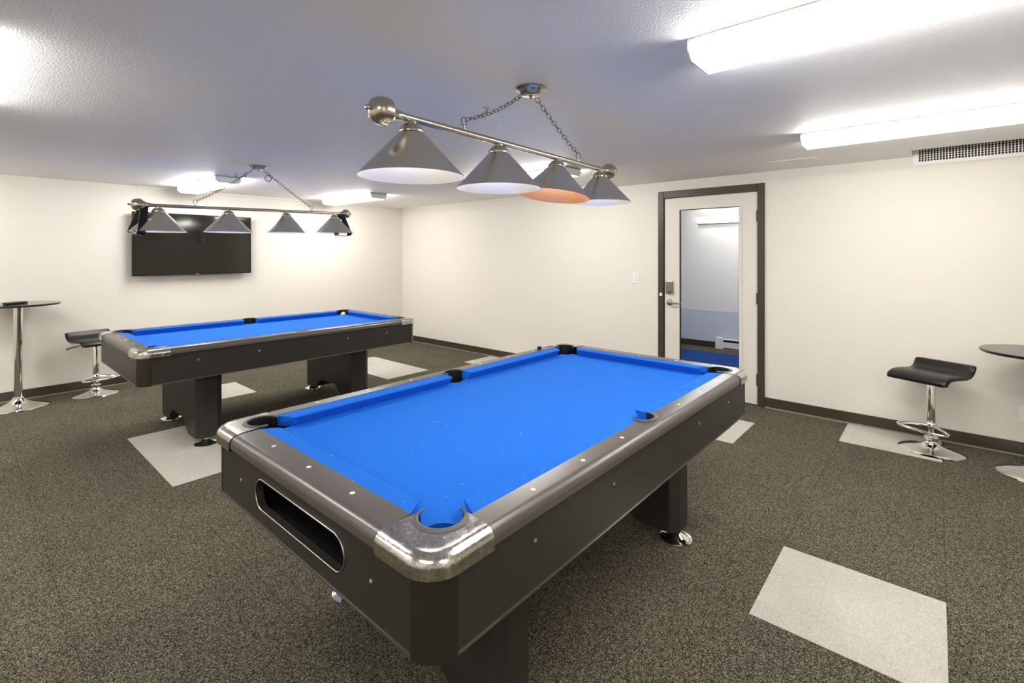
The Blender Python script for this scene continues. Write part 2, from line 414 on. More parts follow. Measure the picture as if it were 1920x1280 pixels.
def rail_prof():    # (distance outwards from inner laminate edge 0 .. outer, z)
    W_ = HW - 0.57
    p = [(0.0, 0.757), (0.0, RT)]
    for k in range(7): a = PI/2*k/6; p.append((W_ - 0.03 + 0.03*math.sin(a), RT - 0.03*(1-math.cos(a))))
    p += [(W_, 0.757), (W_-0.012, 0.752)]
    return p
def sweep(bm, prof, pts):   # pts: list of functions mapping (d, z) -> xyz
    vv = grid(bm, [[f(d, z) for d, z in prof] for f in pts])
    bm.faces.new(vv[0]); bm.faces.new(vv[-1][::-1])
def u_trim(bm, cx, cy, a0, a1, r0, r1, z0, z1, n=18, taper=True):
    rows = []
    for k in range(n):
        a = a0 + (a1-a0)*k/(n-1)
        t = min(1, 4*k/(n-1), 4*(n-1-k)/(n-1)) if taper else 1
        ro = r0 + (r1-r0)*(0.3+0.7*t); c, s = math.cos(a), math.sin(a)
        rows.append([(cx+r0*c, cy+r0*s, z0), (cx+r0*c, cy+r0*s, z1), (cx+(r0*0.6+ro*0.4)*c, cy+(r0*0.6+ro*0.4)*s, z1+0.002), (cx+ro*c, cy+ro*s, z1-0.002), (cx+ro*c, cy+ro*s, z0)])
    vv = grid(bm, rows, close_u=True); bm.faces.new(vv[0]); bm.faces.new(vv[-1][::-1])
def liner(bm, cx, cy, a0, a1, r, zt):
    n = 18; rows = []
    for k in range(n):
        a = a0 + (a1-a0)*k/(n-1); c, s = math.cos(a), math.sin(a)
        rows.append([(cx+r*c, cy+r*s, zt), (cx+r*c, cy+r*s, BED-0.02), (cx+(r+0.004)*c, cy+(r+0.004)*s, BED-0.02), (cx+(r+0.004)*c, cy+(r+0.004)*s, zt)])
    vv = grid(bm, rows, close_u=True); bm.faces.new(vv[0]); bm.faces.new(vv[-1][::-1])
    lathe_rows = [[(cx + rr*math.cos(2*PI*k/20), cy + rr*math.sin(2*PI*k/20), z) for k in range(20)] for rr, z in ((r+0.004, BED-0.022), (r+0.004, 0.63), (0.03, 0.60), (0.001, 0.60))]
    grid(bm, lathe_rows, close_u=True)
def stadium_panel(bm, hx, z0, z1, sx0, sx1, sz0, sz1, y0, y1):
    cx, cz = (sx0+sx1)/2, (sz0+sz1)/2; hs, hh_ = (sx1-sx0)/2, (sz1-sz0)/2
    def st(a):
        c, s = math.cos(a), math.sin(a); lo, hi = 0, 2
        for _ in range(40):
            m_ = (lo+hi)/2; x, z = m_*c, m_*s; dx = max(abs(x) - (hs-hh_), 0)
            if math.hypot(dx, z) < hh_: lo = m_
            else: hi = m_
        return (cx + lo*c, cz + lo*s)
    def rc(a):
        c, s = math.cos(a), math.sin(a); t = 1e9
        if c > 1e-9: t = min(t, (hx-cx)/c)
        if c < -1e-9: t = min(t, (-hx-cx)/c)
        if s > 1e-9: t = min(t, (z1-cz)/s)
        if s < -1e-9: t = min(t, (z0-cz)/s)
        return (cx+t*c, cz+t*s)
    # angles that sample the stadium evenly plus the rectangle's corners
    per = []
    for k in range(14): a = -PI/2 + PI*k/13; per.append((cx+hs-hh_+hh_*math.cos(a), cz+hh_*math.sin(a)))
    for k in range(14): a = PI/2 + PI*k/13; per.append((cx-hs+hh_+hh_*math.cos(a), cz+hh_*math.sin(a)))
    angs = [math.atan2(z-cz, x-cx) for x, z in per] + [math.atan2(z-cz, x-cx) for x in (-hx, hx) for z in (z0, z1)]
    angs = sorted(set(round(a, 6) for a in angs))
    ii = [st(a) for a in angs]; oo = [rc(a) for a in angs]
    rows = [[(x, y0, z) for x, z in oo], [(x, y0, z) for x, z in ii], [(x, y1, z) for x, z in ii], [(x, y1, z) for x, z in oo]]
    grid(bm, rows, close_u=True, close_v=True)
    return ii
def pool_table(label, loc, slot):
    t = thing('pool_table', label, 'pool table', loc, 0, 'blue clothed pool tables')
    t.location.z = 0
    # cabinet
    for s in (-1, 1):
        bm = B(*sorted((s*0.645, s*0.622)), -1.075, 1.075, CZ0+0.006, 0.757); obj('side_panel', bm, t, m='cabinet')
    for s in (-1, 1):
        if s == -1 and slot:
            bm = bmesh.new(); ii = stadium_panel(bm, 0.575, CZ0+0.006, 0.757, -0.265, 0.295, 0.613, 0.712, -1.15, -1.127)
            p = obj('end_panel', bm, t, m='cabinet')
            bm = bmesh.new(); tube(bm, [(x, -1.151, z) for x, z in ii], 0.0028, 6, closed=True); obj('slot_edge', bm, p, m='trim_silver', smooth=60)
            bm = bmesh.new()
            box(bm, -0.29, 0.32, -1.125, -0.93, 0.598, 0.606); box(bm, -0.29, 0.32, -0.94, -0.93, 0.606, 0.735)
            box(bm, -0.30, -0.29, -1.125, -0.93, 0.598, 0.735); box(bm, 0.32, 0.33, -1.125, -0.93, 0.598, 0.735); box(bm, -0.29, 0.32, -1.125, -0.93, 0.735, 0.742)
            obj('ball_tray', bm, p, m='black_plastic')
        else:
            bm = B(-0.575, 0.575, *sorted((s*1.15, s*1.127)), CZ0+0.006, 0.757); p = obj('end_panel', bm, t, m='cabinet')
    obj('cabinet_bottom', B(-0.62, 0.62, -1.125, 1.125, CZ0+0.004, CZ0+0.014), t, m='cabinet')
    pass
    for sx in (-1, 1):
        for sy in (-1, 1):
            bm = bmesh.new(); R_ = 0.075
            pts = [(0.645-R_, 1.15-0.02), (0.645-R_, 1.151)] + [(0.646-R_+R_*math.cos(a), 1.151-R_+R_*math.sin(a)) for a in [PI/2*(1-k/8) for k in range(9)]] + [(0.625, 1.15-R_)]
            extrude_poly(bm, [(sx*x, sy*y) for x, y in pts], CZ0, 0.757)
            obj('corner_post', bm, t, m='post', smooth=35)
    bm = bmesh.new()
    for s in (-1, 1):
        box(bm, *sorted((s*0.6465, s*0.64)), -1.075, 1.075, CZ0+0.002, CZ0+0.008)
        box(bm, -0.57, 0.57, *sorted((s*1.1515, s*1.145)), CZ0+0.002, CZ0+0.008)
    obj('bottom_edging', bm, t, m='trim_silver')
    # bolts in the panels
    bm = bmesh.new(); lathe(bm, [(0.0075, 0), (0.0075, 0.002), (0.004, 0.0045), (0.0005, 0.005)], 10); mb = mesh('bolt', bm, 'steel', 40)
    for x in (-0.39, 0.417): obj('bolt', mb, t, (x, -1.15, 0.658), (PI/2, 0, 0))
    for y in (-0.38, 0.39, 0.80, -0.80): obj('bolt', mb, t, (0.645, y, 0.69), (0, PI/2, 0))
    # bed with pocket notches
    def bed_outline():
        q = []
        n = 9
        ex, ey = 0.52, 1.03
        corner = [(PCX + 0.056*math.cos(a), PCY + 0.056*math.sin(a)) for a in [math.radians(d) for d in range(185, 266, 10)]]
        # start at +x side, go counter-clockwise
        side = [(0.565 + 0.05*math.cos(math.radians(d)), 0.05*math.sin(math.radians(d))) for d in range(270-65, 90+65-1, -10)]
        side = [(0.565 + 0.052*math.cos(math.radians(d)), 0.052*math.sin(math.radians(d))) for d in range(232, 127, -8)]
        right = [(ex, -PCY+0.07)] + [(x, y) for x, y in side] + [(ex, PCY-0.07)]
        c1 = [(PCX + 0.056*math.cos(math.radians(d)), PCY + 0.056*math.sin(math.radians(d))) for d in range(275, 174, -10)]
        top = [(PCX-0.07, ey), (-PCX+0.07, ey)]
        c2 = [(-x, y) for x, y in c1[::-1]]
        left = [(-x, -y) for x, y in right]
        c3 = [(-x, -y) for x, y in c1]
        bot = [(-PCX+0.07, -ey), (PCX-0.07, -ey)]
        c4 = [(x, -y) for x, y in c1[::-1]]
        return right + c1 + top + c2 + left + c3 + bot + c4
    bm = bmesh.new(); extrude_poly(bm, bed_outline(), BED-0.03, BED); obj('playing_bed', bm, t, m='cloth', tri=True)
    # cushions
    def cushion(p0, p1, n0, n1, inward):
        # p0,p1 back corners, n0,n1 nose corners (xy), inward unit vector
        bm = bmesh.new(); ivx, ivy = inward
        def sec(p, n):
            back = 0.35
            m1 = (n[0]*0.75 + p[0]*0.25, n[1]*0.75 + p[1]*0.25); m2 = (n[0] - ivx*0.026, n[1] - ivy*0.026)
            return [(p[0], p[1], BED), (p[0], p[1], RT-0.001), (m1[0], m1[1], RT-0.0005), (n[0]-ivx*0.003, n[1]-ivy*0.003, RT-0.002), (n[0], n[1], RT-0.006), (m2[0], m2[1], BED)]
        vv = grid(bm, [sec(p0, n0), sec(p1, n1)], close_u=True)
        bm.faces.new(vv[0]); bm.faces.new(vv[-1][::-1])
        obj('cushion', bm, t, m='cloth')
    nx, ny = 0.495, 1.0
    for s in (-1, 1):
        cushion((-0.452, s*1.06), (0.452, s*1.06), (-0.413, s*ny), (0.413, s*ny), (0, -s))
        for q in (-1, 1):
            cushion((s*0.57, q*0.055), (s*0.57, q*0.957), (s*nx, q*0.068), (s*nx, q*0.918), (-s, 0))
    # rails
    pr = rail_prof()
    for s in (-1, 1):
        bm = bmesh.new()
        sweep(bm, [(d*(HL-1.06)/(HW-0.57), z) if False else (d + (HL-1.06) - (HW-0.57) if d > 0.03 else d, z) for d, z in pr],
              [lambda d, z, x=x: (x, s*(1.06+d), z) for x in (-0.4545, 0.4545)])
        r_ = obj('end_rail', bm, t, m='rail', smooth=35)
        for k in (-1, 0, 1):
            bm = bmesh.new(); lathe(bm, [(0.0075, 0), (0.0075, 0.0008), (0.005, 0.0014)], 14)
            obj('sight', bm, r_, (k*0.2475, s*1.1, RT), m='sight')
        bm = bmesh.new()
        for q in (-1, 1):
            sweep(bm, pr, [lambda d, z, y=y: (s*(0.57+d), y, z) for y in (q*0.9695, q*0.062)])
        n = 13
        arc = u_arc(0.553, 0, 0.057, -PI/2, PI/2, n); ys = [-0.062 + 0.124*k/(n-1) for k in range(n)]
        rows = [[(s*x, y, 0.757) for x, y in arc], [(s*max(x, 0.5705), y, RT) for x, y in arc]]
        for d, z in pr[2:]: rows.append([(s*(0.57+d), y, z) for y in ys])
        grid(bm, rows)
        r_ = obj('side_rail', bm, t, m='rail', smooth=35)
        for k in (-3, -2, -1, 1, 2, 3):
            bm = bmesh.new(); lathe(bm, [(0.0075, 0), (0.0075, 0.0008), (0.005, 0.0014)], 14)
            obj('sight', bm, r_, (s*0.607, k*0.2535, RT), m='sight')
    # pockets and caps
    for sx in (-1, 1):
        for sy in (-1, 1):
            c = obj('corner_cap', corner_cap_bm(sx, sy), t, m='cap', smooth=40)
            bm = bmesh.new(); u_trim(bm, PCX, PCY, math.radians(45+128), math.radians(45-128), PR-0.003, PR+0.013, RT+0.0005, RT+0.005)
            bmesh.ops.scale(bm, vec=(sx, sy, 1), verts=bm.verts); obj('pocket_rim', bm, t, m='grey_plastic', smooth=50)
            bm = bmesh.new(); liner(bm, PCX, PCY, math.radians(45+112), math.radians(45-112), PR-0.003, RT+0.004)
            bmesh.ops.scale(bm, vec=(sx, sy, 1), verts=bm.verts); obj('pocket_liner', bm, t, m='black_plastic', smooth=50)
        bm = bmesh.new(); u_trim(bm, 0.553, 0, math.radians(100), math.radians(-100), 0.053, 0.068, RT+0.0005, RT+0.005)
        bmesh.ops.scale(bm, vec=(sx, 1, 1), verts=bm.verts); obj('pocket_rim', bm, t, m='grey_plastic', smooth=50)
        bm = bmesh.new(); liner(bm, 0.553, 0, math.radians(90), math.radians(-90), 0.053, RT+0.003)
        bmesh.ops.scale(bm, vec=(sx, 1, 1), verts=bm.verts); obj('pocket_liner', bm, t, m='black_plastic', smooth=50)
    # pedestal legs
    for s in (-1, 1):
        FX, OX, th = 0.44, 0.48, 0.09
        zb = 0.056
        def arch(x):
            u = (abs(x) - 0.13) / 0.15
            u = min(max(u, 0), 1); u = u*u*(3-2*u)
            return zb + 0.10*(1-u)
        xs = [-FX] + [-0.30 + 0.60*k/24 for k in range(25)] + [FX]
        bm = bmesh.new()
        rows = []
        top = CZ0 + 0.006
        for y in (-th, th):
            rows.append([(x, y, top) for x in xs]); 
        front = [[(x, -th, arch(x)) for x in xs], [(x, -th, top) for x in xs], [(x, th, top) for x in xs], [(x, th, arch(x)) for x in xs]]
        grid(bm, front, close_v=True)
        for e in (-1, 1):
            pl_ = [(e*FX, -th), (e*OX, -th+0.045), (e*OX, th-0.045), (e*FX, th)]
            a = [bm.verts.new((x, y, zb)) for x, y in pl_]; b_ = [bm.verts.new((x, y, top)) for x, y in pl_]
            for i in range(3): bm.faces.new((a[i], a[i+1], b_[i+1], b_[i]))
            bm.faces.new(a); bm.faces.new(b_)
        bmesh.ops.remove_doubles(bm, verts=bm.verts, dist=0.0002)
        lg = obj('pedestal_leg', bm, t, (0, 0.63 if s > 0 else -0.67, 0), m='cabinet')
        for e in (-1, 1):
            bm = bmesh.new(); lathe(bm, [(0.078, 0), (0.080, 0.004), (0.079, 0.008), (0.073, 0.010), (0.068, 0.010), (0.042, 0.022), (0.026, 0.033), (0.018, 0.038), (0.015, 0.040), (0.015, zb+0.004)], 28)
            obj('levelling_foot', bm, lg, (e*0.447, -0.02, 0.001), m='chrome', smooth=40)
    return t
T1 = pool_table('near pool table with blue cloth and ball return slot in its end', (5.45, -3.25, 0), True)
T2 = pool_table('far pool table with blue cloth standing in front of the television', (2.235, -3.10, 0), False)

# ------------------------------------------------------------------ pool lamps
def lamp(label, cx, cy, ang, zc, tilt, ring, tilts):
    # bar runs along local Y; ang is rotation about Z, tilt raises the far end
    t = thing('pool_lamp', label, 'pool lamp', (cx, cy, zc), ang, 'four shade pool table lamps')
    zt = lambda y: tilt * y
    br = 0.0135
    bm = bmesh.new(); tube(bm, [(0, -0.86, zt(-0.86)), (0, 0.86, zt(0.86))], br, 16); obj('bar', bm, t, m='nickel', smooth=50)
    for s in (-1, 1):
        bm = bmesh.new()
        lathe(bm, [(0.0137, 0), (0.017, 0.002), (0.017, 0.016), (0.022, 0.03), (0.036, 0.052), (0.046, 0.062), (0.047, 0.066), (0.0455, 0.07), (0.046, 0.082), (0.044, 0.096), (0.037, 0.110), (0.025, 0.119), (0.010, 0.124), (0.006, 0.125), (0.006, 0.128), (0.0085, 0.132), (0.009, 0.138), (0.005, 0.144), (0.0003, 0.145)], 28)
        f = obj('finial', bm, t, (0, s*0.80, zt(s*0.80)), m='nickel', smooth=40)
        f.rotation_euler = (-s*PI/2 + math.atan(tilt), 0, 0)
    for k in range(4):
        y = -0.75 + 0.5*k; z = zt(y) - br
        bm = bmesh.new()
        outer = [(0.042, -0.033), (0.044, -0.036), (0.181, -0.184), (0.1825, -0.187)]
        inner = [(0.1805, -0.187), (0.179, -0.1835), (0.041, -0.038), (0.001, -0.038)]
        rows = [[(r*math.cos(2*PI*j/48), r*math.sin(2*PI*j/48), z_) for j in range(48)] for r, z_ in outer]
        grid(bm, rows, close_u=True)
        sh = obj('lamp_shade', bm, t, (0, y, z), m='shade', smooth=40)
        sh.rotation_euler = tilts[k]
        bm = bmesh.new()
        rows = [[(r*math.cos(2*PI*j/48), r*math.sin(2*PI*j/48), z_) for j in range(48)] for r, z_ in [(0.1825, -0.187)] + inner]
        grid(bm, rows, close_u=True)
        obj('shade_lining', bm, sh, m='shade_orange' if tilts[k] != (0, 0, 0) else 'shade_in', smooth=40)
        bm = bmesh.new(); lathe(bm, [(0.019, 0.004), (0.020, -0.005), (0.030, -0.008), (0.032, -0.012), (0.038, -0.018), (0.040, -0.024), (0.045, -0.026), (0.047, -0.030), (0.0465, -0.035), (0.041, -0.0365)], 28)
        obj('shade_fitter', bm, sh, m='nickel', smooth=35)
        bm = bmesh.new(); lathe(bm, [(0.013, -0.038), (0.014, -0.06), (0.026, -0.085), (0.030, -0.105), (0.026, -0.123), (0.012, -0.133), (0.0005, -0.135)], 16)
        obj('bulb', bm, sh, m='bulb', smooth=60)
    # canopy on the ceiling
    zc_ = H - zc
    bm = bmesh.new(); lathe(bm, [(0.072, 0), (0.074, -0.006), (0.068, -0.011), (0.064, -0.012), (0.060, -0.016), (0.048, -0.030), (0.040, -0.033), (0.018, -0.034), (0.017, -0.037), (0.008, -0.038), (0.009, -0.046), (0.004, -0.051), (0.0005, -0.0515)], 36)
    obj('canopy', bm, t, (0, 0, zc_), m='nickel', smooth=35)
    # chain
    bm = bmesh.new(); hl_, hw_ = 0.0145, 0.0085; pts = []
    for k in range(6): a = PI*k/5; pts.append((hw_*math.cos(a), 0, hl_*0.62 + hw_*math.sin(a)))
    for k in range(6): a = PI + PI*k/5; pts.append((hw_*math.cos(a), 0, -hl_*0.62 + hw_*math.sin(a)))
    tube(bm, pts, 0.0019, 6, closed=True); ml = mesh('chain_link', bm, 'chain', 60)
    bm = bmesh.new(); tube(bm, [(0.016*math.cos(2*PI*k/16), 0, 0.016*math.sin(2*PI*k/16)) for k in range(16)], 0.002, 6, closed=True); mr = mesh('hanging_ring', bm, 'chain', 60)
    for s in (-1, 1):
        y0, z0 = s*ring, zt(s*ring) + br
        bm = bmesh.new(); lathe(bm, [(0.009, 0), (0.009, 0.004), (0.004, 0.008), (0.004, 0.016)], 12); obj('eye_bolt', bm, t, (0, y0, z0-0.001), m='nickel', smooth=40)
        obj('hanging_ring', mr, t, (0, y0, z0+0.030), (0, 0, PI/2 if s < 0 else 1.2))
        A = Vector((0, y0 - s*0.012, z0 + 0.040)); Bp = Vector((0, s*0.048, zc_ - 0.034))
        n = max(2, round((Bp-A).length / 0.0285)); d = (Bp-A).normalized()
        base = d.to_track_quat('Z', 'X')
        for k in range(n):
            u = (k+0.5)/n; p = A.lerp(Bp, u); p.z -= 0.02*4*u*(1-u) * (1.0 if s < 0 else 0.35)
            o = obj('chain_link', ml, t, p)
            tang = (Bp-A) + Vector((0, 0, -0.08*(1-2*u)*(1.0 if s < 0 else 0.35)))
            q = tang.normalized().to_track_quat('Z', 'X') @ Matrix.Rotation((PI/2)*(k % 2) + 0.6 + random.uniform(-.15, .15), 3, 'Z').to_quaternion()
            o.rotation_mode = 'QUATERNION'; o.rotation_quaternion = q
    return t, ml, mr
L1, ml, mr = lamp('near pool lamp with four brushed nickel cone shades over the near table', 5.457, -3.275, math.radians(5.46), 1.940, 0.026, 0.475,
                  [(0, 0, 0), (0, 0, 0), (math.radians(-7), math.radians(3), 0), (0, 0, 0)])
L2, _, _ = lamp('far pool lamp with four cone shades hanging before the television', 2.367, -3.282, math.radians(3.6), 1.845, 0.027, 0.5,
                  [(0, 0, 0)]*4)
# loose twisted wire and string on the near lamp's chain
bm = bmesh.new()
pts = [(0, -0.36 + 0.012*math.sin(k*1.9) + 0.004*k, 0.10 + 0.018*math.cos(k*1.3) + 0.0015*k) for k in range(14)]
pts = [(0.012*math.sin(k*2.3), p[1], p[2]) for k, p in enumerate(pts)]
tube(bm, pts, 0.0016, 5); obj('wire_tie', bm, L1, m='nickel', smooth=60)
bm = bmesh.new(); tube(bm, [(0.0, -0.33, 0.10), (0.01, -0.28, 0.085), (0.0, -0.24, 0.085), (-0.005, -0.225, 0.105), (0, -0.235, 0.125), (0, -0.26, 0.133)], 0.0013, 5)
obj('string_loop', bm, L1, m='string', smooth=60)
for k, (y, z, a) in enumerate(((-0.115, 0.30, 0.4), (-0.11, 0.262, 1.8), (-0.19, 0.285, 0.9))):
    o = obj('chain_link', ml, L2, (0, y, z), (0, 0, a)); 
o = obj('hanging_ring', mr, L2, (0.0, 0.085, 0.29), (0.2, 0, 0.9)); o.scale = (1.7, 1.7, 1.7)

# black triangle ball racks hung over the ends of the far lamp
def ball_rack(label, off, roll, lean):
    a = math.radians(3.6); d = Vector((-math.sin(a), math.cos(a), 0))
    c = Vector((2.367, -3.282, 0)) + d*off
    t = thing('ball_rack', label, 'ball rack', (c.x, c.y, 1.845 + 0.027*off + 0.02), 0, 'triangle ball racks hung on the far pool lamp')
    t.rotation_euler = (Matrix.Rotation(a, 3, 'Z') @ Matrix.Rotation(lean, 3, 'X') @ Matrix.Rotation(roll, 3, 'Y')).to_euler()
    side, r, w_, th = 0.272, 0.026, 0.05, 0.008
    hgt = 0.262
    cor = [(0, 0.012), (side/2, 0.012-hgt), (-side/2, 0.012-hgt)]
    path = []
    for k in range(3):
        p = Vector(cor[k]); q0 = (Vector(cor[k-1]) - p).normalized(); q1 = (Vector(cor[(k+1) % 3]) - p).normalized()
        bis = (q0+q1).normalized(); cen = p + bis*(2*r)
        s0 = p + q0*(r*math.sqrt(3)); s1 = p + q1*(r*math.sqrt(3))
        a0 = math.atan2(s0.y-cen.y, s0.x-cen.x); a1 = math.atan2(s1.y-cen.y, s1.x-cen.x)
        while a1 - a0 > PI: a1 -= 2*PI
        while a1 - a0 < -PI: a1 += 2*PI
        path += [(cen.x + r*math.cos(a0+(a1-a0)*m_/6), cen.y + r*math.sin(a0+(a1-a0)*m_/6)) for m_ in range(7)]
    gx = sum(p[0] for p in path)/len(path); gz = sum(p[1] for p in path)/len(path)
    N = len(path); rows = []
    for i in range(N):
        tg = Vector((path[(i+1) % N][0]-path[i-1][0], path[(i+1) % N][1]-path[i-1][1])).normalized(); nv = Vector((tg.y, -tg.x))
        if nv.dot(Vector((path[i][0]-gx, path[i][1]-gz))) < 0: nv = -nv
        x, z = path[i]; xi, zi = x - nv.x*th, z - nv.y*th
        rows.append([(x, -w_/2, z), (x, w_/2, z), (xi, w_/2, zi), (xi, -w_/2, zi)])
    bm = bmesh.new(); grid(bm, rows, close_u=True, close_v=True)
    obj('rack_band', bm, t, m='rack', smooth=35)
    bm = bmesh.new(); box(bm, -side/2+0.05, side/2-0.05, -w_/2+0.006, w_/2-0.006, 0.012-hgt+th, 0.012-hgt+th+0.0015)
    obj('painted_sheen', bm, t, m='white')  # white strip paints the light sheen on the band's lower inner face
ball_rack('black triangle ball rack hung on the left end of the far lamp', -0.838, math.radians(4), math.radians(-12))
ball_rack('black triangle ball rack hung on the right end of the far lamp', 0.815, math.radians(2), math.radians(9))

# ------------------------------------------------------------------ television
tv = thing('television', 'black flat television mounted on the wall behind the far lamp', 'television', (0.0, -3.112, 1.571))
y0, y1, z0, z1 = -0.628, 0.628, -0.364, 0.364
bm = bmesh.new(); picture_frame(bm, y0, y1, z0, z1, 0.013, 0.058, 0.098)
bmesh.ops.rotate(bm, verts=bm.verts, cent=(0,0,0), matrix=Matrix.Rotation(PI/2, 3, 'Z')); bmesh.ops.scale(bm, vec=(-1,1,1), verts=bm.verts)
obj('bezel', bm, tv, m='tv_bezel')
obj('screen', B(0.066, 0.094, y0+0.012, y1-0.012, z0+0.012, z1-0.012), tv, m='tv')
obj('back_shell', B(0.045, 0.066, y0+0.05, y1-0.05, z0+0.05, z1-0.05, bev=0.008), tv, m='tv_bezel')
obj('wall_bracket', B(0.001, 0.046, -0.2, 0.2, -0.15, 0.15), tv, m='tv_bezel')
lg = obj('chin', B(0.094, 0.1005, -0.03, 0.045, z0-0.004, z0+0.014, bev=0.003), tv, m='tv_bezel')
bm = bmesh.new(); lathe(bm, [(0.0075, 0), (0.0075, 0.001)], 16); obj('logo_disc', bm, lg, (0.1006, -0.010, z0+0.006), (0, PI/2, 0), m='red')
fc = bpy.data.curves.new('logo_text', 'FONT'); fc.body = 'LG'; fc.size = 0.020; fc.align_x = 'LEFT'; fc.align_y = 'CENTER'
fo = bpy.data.objects.new('logo_text_tmp', fc); COL.objects.link(fo)
bpy.context.view_layer.update()
lm = bpy.data.meshes.new_from_object(fo.evaluated_get(bpy.context.evaluated_depsgraph_get())); bpy.data.objects.remove(fo)
lm.materials.clear(); lm.materials.append(M['logo'])
obj('logo_text', lm, lg, (0.1012, 0.002, z0+0.006), (PI/2, 0, PI/2))

# ------------------------------------------------------------------ bar stools
def stool(label, loc, rz, lever_side):
    t = thing('bar_stool', label, 'stool', loc, rz, 'low black bar stools')   # local -Y is the seat front
    bm = bmesh.new(); lathe(bm, [(0.193, 0), (0.194, 0.003), (0.19, 0.007), (0.15, 0.016), (0.09, 0.030), (0.055, 0.045), (0.040, 0.062), (0.036, 0.075), (0.0365, 0.082), (0.042, 0.086), (0.043, 0.098), (0.036, 0.103), (0.02, 0.104)], 48)
    obj('base', bm, t, m='chrome', smooth=40)
    bm = bmesh.new(); lathe(bm, [(0.018, 0.10), (0.018, 0.20), (0.026, 0.205), (0.026, 0.49), (0.022, 0.50), (0.022, 0.53)], 24)
    obj('column', bm, t, m='chrome', smooth=40)
    bm = bmesh.new()
    pts = [(-0.012, -0.01, 0.185), (-0.05, -0.03, 0.183), (-0.11, -0.06, 0.178), (-0.15, -0.10, 0.175), (-0.155, -0.125, 0.174), (-0.135, -0.15, 0.173), (-0.06, -0.165, 0.172), (0.06, -0.165, 0.172), (0.135, -0.15, 0.173), (0.155, -0.125, 0.174), (0.15, -0.10, 0.175), (0.11, -0.06, 0.178), (0.05, -0.03, 0.183), (0.012, -0.01, 0.185)]
    tube(bm, pts, 0.0095, 10); lathe(bm, [(0.030, 0.17), (0.030, 0.205), (0.026, 0.21)], 20)
    obj('footrest', bm, t, m='chrome', smooth=50)
    prof = [(-0.205, 0.538), (-0.19, 0.556), (-0.15, 0.570), (-0.08, 0.573), (0.0, 0.567), (0.07, 0.562), (0.12, 0.568), (0.15, 0.583), (0.172, 0.606), (0.187, 0.632)]
    bm = bmesh.new(); th = 0.017
    ring = []
    P = [Vector((a, b_)) for a, b_ in prof]
    nn = []
    for i in range(len(P)):
        tg = (P[min(i+1, len(P)-1)] - P[max(i-1, 0)]).normalized(); nn.append(Vector((-tg.y, tg.x)))
    def section(x, k, sc=1.0):
        up = [P[i] + nn[i]*th*k for i in range(len(P))]; dn = [P[i] - nn[i]*th*k for i in range(len(P))]
        e1 = P[-1] + (P[-1]-P[-2]).normalized()*th*0.8*k; e0 = P[0] + (P[0]-P[1]).normalized()*th*0.8*k
        loop = up + [e1] + dn[::-1] + [e0]
        return [(x, p.x*sc, p.y) for p in loop]
    w2 = 0.19
    rows = [section(x, k, sc) for x, k, sc in ((-w2, 0.15, 0.955), (-w2+0.004, 0.55, 0.975), (-w2+0.012, 0.85, 0.99), (-w2+0.026, 1, 1), (-0.08, 1, 1), (0, 1, 1), (0.08, 1, 1), (w2-0.026, 1, 1), (w2-0.012, 0.85, 0.99), (w2-0.004, 0.55, 0.975), (w2, 0.15, 0.955))]
    vv = grid(bm, rows, close_u=True); bm.faces.new(vv[0]); bm.faces.new(vv[-1][::-1])
    st = obj('seat', bm, t, m='leather', smooth=50)
    bm = bmesh.new(); box(bm, -0.09, 0.09, -0.09, 0.09, 0.525, 0.552, bev=0.008); obj('seat_plate', bm, t, m='black_plastic')
    bm = bmesh.new(); tube(bm, [(0, 0, 0.53), (lever_side*0.09, 0.03, 0.522), (lever_side*0.17, 0.06, 0.505), (lever_side*0.215, 0.075, 0.49)], [0.004, 0.004, 0.006, 0.007], 8); obj('height_lever', bm, t, m='black_plastic', smooth=50)
    return t
stool('black bar stool with chrome base against the wall right of the door', (6.872, -0.30, 0), math.radians(-25), -1)
stool('black bar stool with chrome base half hidden by the far pool table', (0.305, -4.085, 0), math.radians(103), -1)

# ------------------------------------------------------------------ bar tables
def bar_table(label, loc, ht):
    t = thing('bar_table', label, 'table', loc, 0, 'round pedestal bar tables')
    bm = bmesh.new(); lathe(bm, [(0.222, 0), (0.223, 0.003), (0.218, 0.007), (0.17, 0.018), (0.10, 0.038), (0.06, 0.062), (0.042, 0.085), (0.036, 0.095), (0.034, 0.10)], 56)
    obj('base', bm, t, m='chrome', smooth=40)
    bm = bmesh.new(); lathe(bm, [(0.031, 0.09), (0.0305, ht*0.5), (0.033, ht-0.08), (0.036, ht-0.024)], 28); obj('column', bm, t, m='chrome', smooth=40)
    bm = bmesh.new(); lathe(bm, [(0.10, ht-0.026), (0.10, ht-0.019), (0.05, ht-0.018)], 28); obj('mount_plate', bm, t, m='steel', smooth=40)
    bm = bmesh.new(); lathe(bm, [(0.298, ht-0.018), (0.302, ht-0.014), (0.302, ht-0.004), (0.298, ht), (0.05, ht)], 64)
    obj('table_top', bm, t, m='top_glass', smooth=35)
    return t
bar_table('round dark bar table with chrome pedestal at the left picture edge', (0.322, -4.655, 0), 0.985)
bar_table('lower round dark bar table cut by the right picture edge', (7.424, -0.40, 0), 0.812)
rc = thing('remote_control', 'black remote control lying on the left bar table', 'remote', (0.36, -4.675, 0.985), math.radians(35))
obj('case', B(-0.024, 0.024, -0.09, 0.09, 0.001, 0.018, bev=0.005), rc, m='black_plastic')
bm = bmesh.new()
for i in range(3):
    for j in range(6): box(bm, -0.017+i*0.012, -0.009+i*0.012, -0.06+j*0.022, -0.048+j*0.022, 0.017, 0.0195)
o = obj('buttons', bm, rc, m='grey_plastic'); o['kind'] = 'stuff'

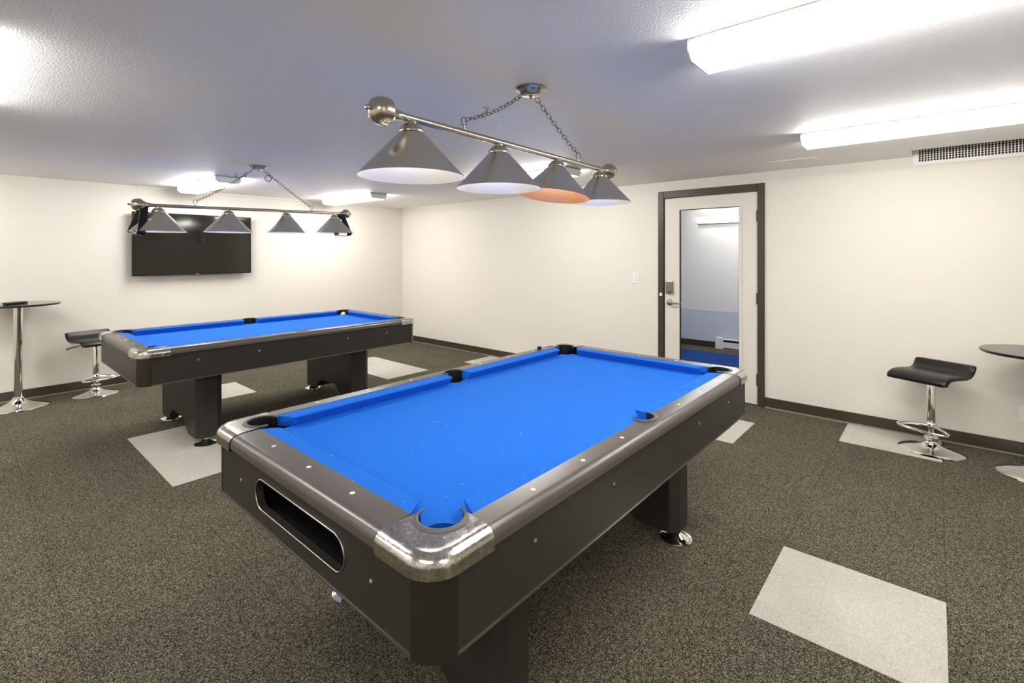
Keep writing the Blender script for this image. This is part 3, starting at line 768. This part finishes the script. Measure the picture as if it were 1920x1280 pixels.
# ------------------------------------------------------------------ wall and ceiling fittings
sw = thing('light_switch', 'white light switch plate left of the door', 'switch', (4.341, 0, 1.182))
obj('plate', B(-0.036, 0.036, -0.007, 0, -0.058, 0.058, bev=0.003), sw, m='white')
obj('toggle', B(-0.006, 0.006, -0.016, -0.006, -0.012, 0.014, bev=0.002), sw, m='white')
for z in (-0.032, 0.032): obj('screw', B(-0.003, 0.003, -0.008, -0.006, z-0.003, z+0.003), sw, m='grey_plastic')
ou = thing('wall_outlet', 'white wall outlet under the right bar table', 'outlet', (7.385, 0, 0.30))
obj('plate', B(-0.036, 0.036, -0.007, 0, -0.058, 0.058, bev=0.003), ou, m='white')
for z in (-0.021, 0.021):
    f = obj('socket', B(-0.016, 0.016, -0.009, -0.006, z-0.014, z+0.014, bev=0.002), ou, m='white')
    for x in (-0.006, 0.006): obj('slot', B(x-0.0012, x+0.0012, -0.0096, -0.008, z-0.003, z+0.007), f, m='dark')
ve = thing('air_vent', 'white wall vent with dark grille at the ceiling above the stool', 'vent', (NX0, 0, 2.161))
VL = NX1 - NX0 - 0.004; VH = 0.15
bm = bmesh.new()
box(bm, 0.003, 0.038, -0.008, -0.0005, 0, VH); box(bm, VL-0.035, VL, -0.008, -0.0005, 0, VH)
box(bm, 0.038, VL-0.035, -0.008, -0.0005, 0, 0.028); box(bm, 0.038, VL-0.035, -0.008, -0.0005, VH-0.012, VH)
obj('frame', bm, ve, m='white')
obj('dark_opening', B(0.038, VL-0.035, -0.0022, -0.0008, 0.028, VH-0.012), ve, m='dark')
bm = bmesh.new(); k = 0.050
while k < VL-0.04: box(bm, k, k+0.0055, -0.0075, -0.003, 0.028, VH-0.012); k += 0.0180
for z in (0.045, 0.062, 0.079, 0.096, 0.113): box(bm, 0.038, VL-0.035, -0.004, -0.0025, z-0.0012, z+0.0012)
o = obj('grille_bars', bm, ve, m='white'); o['kind'] = 'stuff'
tag(obj('ceiling_hatch', B(5.83, 6.17, -0.52, -0.28, H-0.004, H, bev=0.001, seg=1), m='ceiling'), 'flush painted ceiling hatch near the wall vent', 'hatch')

# ------------------------------------------------------------------ loose things on the tables
def ball(label, m, loc):
    bm = bmesh.new(); bmesh.ops.create_uvsphere(bm, u_segments=24, v_segments=16, radius=0.0285)
    return tag(obj('billiard_ball', bm, loc=loc, m=m, smooth=80), label, 'ball', 'balls in the far pocket')
ball('ivory billiard ball in the far left pocket of the far table', 'ivory', (2.235-0.512, -3.10+1.006, 0.757))
ck = thing('chalk_cube', 'small blue chalk cube on the far rail of the near table', 'chalk', (4.845, -2.42, 0.80), 0.3)
obj('cube', B(-0.011, 0.011, -0.011, 0.011, 0.0005, 0.020, bev=0.002), ck, m='chalk')
obj('paper_wrap', B(-0.0116, 0.0116, -0.0116, 0.0116, 0.0005, 0.015), ck, m='black_plastic')
